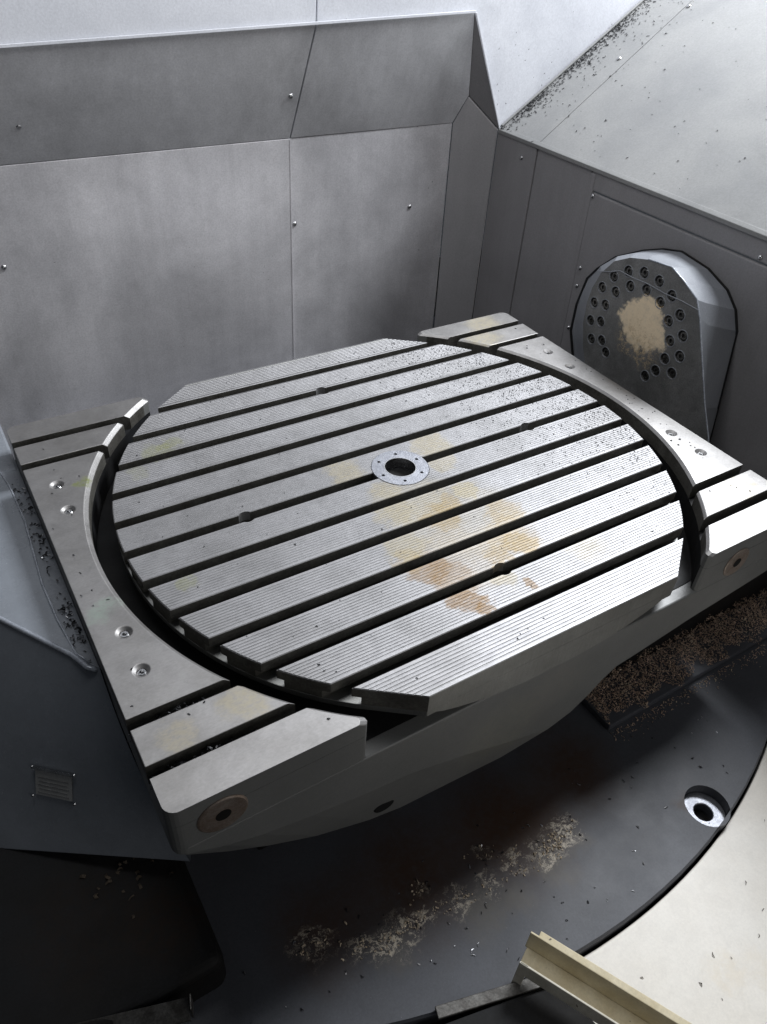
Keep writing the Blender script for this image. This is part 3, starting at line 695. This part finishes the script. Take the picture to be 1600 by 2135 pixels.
# nameplate on the sloping face
def surf(s, t):
    p = Sp(s, t); u = (Sp(s + .01, t) - Sp(s - .01, t)).normalized(); v = (Sp(s, t + .01) - Sp(s, t - .01)).normalized()
    n = u.cross(v).normalized(); n = n if n.dot(Vector((-1, -1, 1))) > 0 else -n
    return p, u, n.cross(u) * (1 if n.cross(u).dot(v) > 0 else -1), n
NP = (0.25, 0.68)
p, u, v, n = surf(*NP)
mb = MB(); mb.obox(p + n * .003, u * .040, v * .026, n * .001); npl = mb.build('nameplate', 'plate', hs)
for k in range(5):
    mb = MB(); mb.obox(p + n * .0044 + v * (-.012 + k * .008), u * (.034 - .003 * (k % 2)), v * .0010, n * .0003); mb.build('engraved_line', 'ink', npl)
mb = MB(); mb.obox(p + n * .0050 - v * .031, u * .046, v * .0022, n * .002); mb.build('top_bar', 'screw', npl)
for a, b in ((-.046, -.031), (.046, -.031), (-.046, .031), (.046, .031)):
    sm = MB(); c0 = p + u * a + v * b + n * .004
    sm.loft([[c0 + u * .0032 * math.cos(q) + v * .0032 * math.sin(q) for q in [i * math.pi / 4 for i in range(8)]], [c0 + n * .003 + u * .0022 * math.cos(q) + v * .0022 * math.sin(q) for q in [i * math.pi / 4 for i in range(8)]]])
    sm.build('screw', 'screw', npl)

# ------------------------------------------------------------------ under the table: pedestal, ledges, dark cover
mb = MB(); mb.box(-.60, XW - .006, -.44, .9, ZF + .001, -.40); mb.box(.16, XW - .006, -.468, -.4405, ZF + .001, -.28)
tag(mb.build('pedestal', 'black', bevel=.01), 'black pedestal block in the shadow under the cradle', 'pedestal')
def ledge(name, pts, label, mat, h=.022):
    m2 = MB(); m2.loft([[(x, y, ZF + .002) for x, y in pts], [(x, y, ZF + h) for x, y in pts]])
    return tag(m2.build(name, mat, bevel=.003), label, 'ledge')
ledge('floor_ledge', [(.300, -.590), (1.09, -.586), (1.09, -.470), (.300, -.470)], 'dark floor ledge heaped with brown chips under the right wing', 'floor')

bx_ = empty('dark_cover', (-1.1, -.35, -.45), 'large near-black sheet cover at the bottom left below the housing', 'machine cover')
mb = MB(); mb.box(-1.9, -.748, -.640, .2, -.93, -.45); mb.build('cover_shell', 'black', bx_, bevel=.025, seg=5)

# small grey angle bracket at the bottom left
ab = empty('angle_bracket', (-.92, -.66, -.45), 'small grey metal angle strip at the bottom left edge', 'bracket')
d = Vector((-.95, .31, 0)).normalized(); nn = Vector((d.y, -d.x, 0)) ; nn = nn if nn.y < 0 else -nn
p0 = Vector((-.829, -.664, -.448))
mb = MB(); q0 = p0; q1 = p0 + d * .5
mb.loft([[q0, q1, q1 + nn * .028 - Vector((0, 0, .03)), q0 + nn * .028 - Vector((0, 0, .03))], [q0 - Vector((0, 0, .003)), q1 - Vector((0, 0, .003)), q1 + nn * .028 - Vector((0, 0, .033)), q0 + nn * .028 - Vector((0, 0, .033))]])
mb.build('flange', 'grey_rail', ab, bevel=.001)
mb = MB(); mb.obox(p0 - d * .004 + nn * .012 - Vector((0, 0, .008)), d * .0015, nn * .013, Vector((0, 0, .02))); mb.build('end_tab', 'grey_rail', ab, bevel=.001)

# cream folded channel bracket at the bottom right, with oily rails beneath it
fb_ = empty('folded_channel', (-.18, -1.0, -.50), 'worn cream folded metal channel lying against the cream floor panel', 'bracket')
d = Vector((.125, -.243, 0)).normalized(); side = Vector((-d.y, d.x, 0)); side = side if side.x > 0 else -side     # side points away from the camera, to the right
B0 = Vector((-.253, -.905, -.485)); L = .62; th = .004
Zv = Vector((0, 0, 1))
def plank(name, a, b, t, mat='yellow', l0=0.0, l1=L):
    a, b, t = Vector(a), Vector(b), Vector(t)
    m3 = MB(); m3.loft([[B0 + d * l0 + a, B0 + d * l1 + a, B0 + d * l1 + b, B0 + d * l0 + b], [B0 + d * l0 + a + t, B0 + d * l1 + a + t, B0 + d * l1 + b + t, B0 + d * l0 + b + t]])
    return m3.build(name, mat, fb_, bevel=.0012)
plank('channel_web', side * -.018, side * .018, Zv * -th)
plank('back_flange', side * .018 + Zv * -th, side * .024 + Zv * .046, side * th, 'yellow', l0=-.004)
plank('back_lip', side * .024 + Zv * .046, side * .038 + Zv * .047, Zv * -th, l0=.012)
plank('front_flange', side * -.018 + Zv * .014, side * -.022 + Zv * -.020, side * -th, 'cream_worn')
plank('end_tab', side * -.0182 + Zv * .014, side * -.028 + Zv * -.072, side * -th, 'cream_worn', l0=-.001, l1=.017)
rl = empty('slide_rail', (-.33, -.97, ZF), 'oily grey slide rail below the cream channel', 'rail')
for k, (off, wd, hh, mt) in enumerate(((0.0, .022, .008, 'grey_rail'),)):
    dd = Vector((.70, -.32, 0)).normalized() if False else Vector((.182, -.051, 0)).normalized()
    sd = Vector((-.051, -.182, 0)).normalized()
    c0 = Vector((-.40, -.900, ZF + .004)) + sd * off
    mb = MB(); mb.obox(c0 + dd * .12 + Zv * hh / 2, dd * .16, sd * wd / 2, Zv * hh / 2); mb.build('rail', mt, rl, bevel=.0015)
mb = MB(); mb.loft([[Vector((-.46, -.905, ZF + .0015)), Vector((-.20, -.965, ZF + .0015)), Vector((-.16, -1.25, ZF + .0015)), Vector((-.62, -1.25, ZF + .0015))], [Vector((-.46, -.905, ZF + .0035)), Vector((-.20, -.965, ZF + .0035)), Vector((-.16, -1.25, ZF + .0035)), Vector((-.62, -1.25, ZF + .0035))]])
mb.build('pan', 'black', rl)

# ------------------------------------------------------------------ chips (uncountable swarf)
def chip_mesh(name, spots, mat, label, cat='metal chips', curl=True):
    """spots: (position, normal, length, width)"""
    vs, fs = [], []
    for (p, n, ln, wd) in spots:
        p, n = Vector(p), Vector(n).normalized()
        a = random.uniform(0, 2 * math.pi)
        t = n.orthogonal().normalized(); b = n.cross(t)
        u = t * math.cos(a) + b * math.sin(a); v = n.cross(u)
        k = len(vs); h = ln * random.uniform(.1, .45); bend = v * ln * random.uniform(-.3, .3)
        tw = n * wd * random.uniform(-.4, .4)
        vs += [p - u * ln / 2 - v * wd / 2 + n * .0003, p - u * ln / 2 + v * wd / 2 + n * .0003 + tw,
               p + bend - v * wd / 2 + n * h, p + bend + v * wd / 2 + n * (h + wd * .2) + tw,
               p + u * ln / 2 - v * wd / 2 + n * .0006, p + u * ln / 2 + v * wd / 2 + n * .0006 - tw, p + bend * .8 + n * .0002]
        fs += [(k, k + 1, k + 3, k + 2), (k + 2, k + 3, k + 5, k + 4), (k, k + 2, k + 6), (k + 6, k + 2, k + 4), (k + 1, k + 6, k + 3), (k + 6, k + 5, k + 3)]
    me = bpy.data.meshes.new(name); me.from_pydata([tuple(x) for x in vs], [], fs)
    o = link_mesh(name, me, mat)
    return tag(o, label, cat, kind='stuff')
rnd = random.random; gs = random.gauss
in_slot = lambda y: any(abs(y - i * .1) < SW + .003 for i in range(-5, 6))
sp = []
while len(sp) < 1900:                                       # fine dark specks, densest towards the right rim of the pallet
    x, y = random.uniform(.05, .66), random.uniform(-.56, .56)
    r = math.hypot(x, y)
    if r > .655 or in_slot(y): continue
    dens = max(0, (x - .18 + .25 * y) / .48) ** 1.6 * (1.0 if y > -.25 else .5)
    if rnd() < dens: sp.append(((x, y, 0), (0, 0, 1), random.uniform(.0015, .0048), random.uniform(.0007, .0018)))
for _ in range(160):
    x, y = random.uniform(-.6, .6), random.uniform(-.58, .58)
    if math.hypot(x, y) < .64 and not in_slot(y): sp.append(((x, y, 0), (0, 0, 1), random.uniform(.002, .006), random.uniform(.001, .002)))
chip_mesh('pallet_chips', sp, 'chip_dark', 'fine dark specks of swarf on the right half of the pallet')
sp = []
for _ in range(420):                                        # swarf lying in the pallet slots
    y = random.randint(-5, 5) * .1; x = gs(.25, .3)
    if abs(x) < .6 and xend(y) > abs(x) + .02 and math.hypot(x, y) > .08: sp.append(((x, y + random.uniform(-.010, .010), -.043 + rnd() * .008), (gs(0, .5), gs(0, .5), 1), random.uniform(.003, .009), random.uniform(.001, .003)))
chip_mesh('slot_swarf', sp, 'chip_light', 'small chips lying in the T-slots of the pallet')
sp = []
for _ in range(60):
    s = random.choice((-1, 1)); y = random.uniform(-.57, .57)
    if any(abs(abs(y) - q) < .016 for q in (.4, .5)): continue
    x = random.uniform(math.sqrt(.735 ** 2 - y * y), .775); sp.append(((s * x, y, 0), (0, 0, 1), random.uniform(.003, .008), random.uniform(.0012, .0025)))
chip_mesh('wing_chips', sp, 'chip_dark', 'sparse dark specks lying on the cradle wings')
sp = []
for _ in range(300):
    y = -.5 if rnd() < .6 else -.4; x = random.uniform(-.785, -.60) if y == -.5 else random.uniform(-.785, -.63)
    sp.append(((x, y + random.uniform(-.011, .011), -.041 + rnd() * .030 * (1 - abs(x + .7) / .12 * .8)), (0, 0, 1), random.uniform(.005, .012), random.uniform(.0015, .004)))
chip_mesh('slot_chips', sp, 'chip_dark', 'dark curled chips packed into the slots of the near left wing')
sp = [((random.uniform(-.785, -.62), random.choice((-.5, -.5, -.4)) + random.uniform(-.011, .011), -.016 - rnd() * .018), (gs(0, .5), gs(0, .5), 1), random.uniform(.004, .009), random.uniform(.001, .003)) for _ in range(30)]
chip_mesh('slot_chips', sp, 'chip_light', 'bright curled chips glinting in the slots of the near left wing')
sp = []
for _ in range(150):
    y = random.choice((random.uniform(-.12, .0), random.uniform(.15, .45), random.uniform(-.18, .45)))
    sp.append(((random.uniform(-.815, -.789), y, zl_ + .0005 + rnd() * .004), (0, 0, 1), random.uniform(.004, .010), random.uniform(.0015, .004)))
chip_mesh('ledge_chips', sp[:110], 'chip_dark', 'dark chips along the ledge between left wing and housing')
chip_mesh('ledge_chips', sp[125:], 'chip_light', 'few bright chips on the ledge between left wing and housing')
sp = []
while len(sp) < 1100:                                        # chute: thick along the gutter, thinning out
    x = random.uniform(1.10, 1.75); y = YW - abs(gs(0, .030)) - .008 if rnd() < .84 else YW - random.expovariate(1 / .13)
    if y < .45: continue
    if rnd() > .35 + .65 * (0.5 + 0.5 * math.sin(x * 37)): continue
    sp.append((cpt(x, y, .0004), cn, random.uniform(.003, .011), random.uniform(.0008, .0022)))
for _ in range(60): sp.append((cpt(random.uniform(1.12, 1.8), random.uniform(.2, 1.1), .0004), cn, random.uniform(.003, .008), random.uniform(.0008, .0016)))
chip_mesh('chute_chips', sp, 'chip_dark', 'dark metal chips piled along the gutter of the sloping chute')
sp = []
for _ in range(40): sp.append(((random.uniform(.93, 1.6), YW - .001, random.uniform(.5, 1.0)), (0, -1, 0), random.uniform(.003, .007), .0015))
chip_mesh('wall_chips', [q for q in sp if q[0][2] > G(q[0][0]) + .01 and q[0][0] > 1.05], 'chip_dark', 'few dark specks stuck on the bright upper wall')
sp = []
for _ in range(9000):                                       # brown heap on the right ledge, uneven edge with spill
    x = random.uniform(.300, 1.09); f = rnd() ** .8
    edge_w = .012 * math.sin(x * 41) + .008 * math.sin(x * 97 + 1)
    y = -.578 + edge_w * (1 - f) + f * .105
    hgt = max(.001, .006 + .034 * f + .008 * math.sin(x * 47 + 2) + .005 * math.sin(x * 113))
    z = ZF + .0225 + rnd() * hgt
    if rnd() < .05: y, z = -.596 - abs(gs(0, .016)), ZF + .001
    sp.append(((x, y, z), (gs(0, .6), gs(0, .6), 1), min(.009, .0015 + random.expovariate(1 / .0022)), random.uniform(.0008, .0024)))
random.shuffle(sp)
chip_mesh('ledge_swarf', sp[:7800], 'chip_brown', 'rusty brown swarf heaped on the floor ledge under the right wing')
chip_mesh('ledge_swarf', sp[7800:], 'chip_tan', 'paler tan chips among the brown swarf on the ledge')
sp = []
def streak(p, q, n, spread, k=1.0):
    for _ in range(int(n * .30)):
        t = rnd(); x = p[0] + (q[0] - p[0]) * t + gs(0, spread); y = p[1] + (q[1] - p[1]) * t + gs(0, spread * .55)
        sp.append(((x, y, ZF + .0008), (gs(0, .3), gs(0, .3), 1), min(.011, .002 + random.expovariate(1 / .0025)) * k, random.uniform(.0012, .0042) * k))
streak((.035, -.735), (-.07, -.750), 170, .014); streak((-.02, -.72), (-.03, -.765), 120, .014); streak((-.10, -.715), (-.14, -.73), 60, .014, .8)
streak((-.16, -.69), (-.20, -.67), 34, .012); streak((-.07, -.765), (-.24, -.745), 90, .014, .8); streak((-.25, -.735), (-.40, -.735), 120, .014, .8)
streak((-.36, -.72), (-.46, -.735), 130, .014); streak((-.47, -.715), (-.53, -.71), 80, .016); streak((-.54, -.665), (-.62, -.66), 90, .018); streak((-.30, -.66), (-.37, -.70), 40, .010)
chip_mesh('floor_chips', sp, 'chip_tan', 'tan chips strewn in a streak across the dark floor plate')
sp = [((random.uniform(-.75, .6), random.uniform(-.93, -.62), ZF + .0006), (0, 0, 1), random.uniform(.003, .010), random.uniform(.0012, .0025)) for _ in range(110)]
sp = [q for q in sp if math.hypot(q[0][0] - FC[0], q[0][1] - FC[1]) < FR - .01 and math.hypot(q[0][0] - hole_c[0], q[0][1] - hole_c[1]) > .065]
chip_mesh('floor_specks', sp[:45], 'chip_light', 'scattered bright specks on the dark floor plate')
chip_mesh('floor_specks', sp[45:], 'chip_dark', 'scattered dark specks on the dark floor plate')
sp = []
for _ in range(80):
    x, y = random.uniform(-.05, .9), random.uniform(-1.35, -.8)
    if math.hypot(x - FC[0], y - FC[1]) > 1.63: sp.append(((x, y, ZC + .0005), (0, 0, 1), random.uniform(.004, .012), random.uniform(.0006, .0013)))
chip_mesh('panel_specks', sp, 'chip_rust', 'thin dark chips scattered on the cream floor panel')
sp = [((-.86 + gs(0, .04), -.40 + gs(0, .03), -.449), (0, 0, 1), random.uniform(.006, .014), random.uniform(.003, .007)) for _ in range(22)]
chip_mesh('cover_dirt', sp, 'chip_rust', 'clumps of brown dirt on the black cover below the housing')
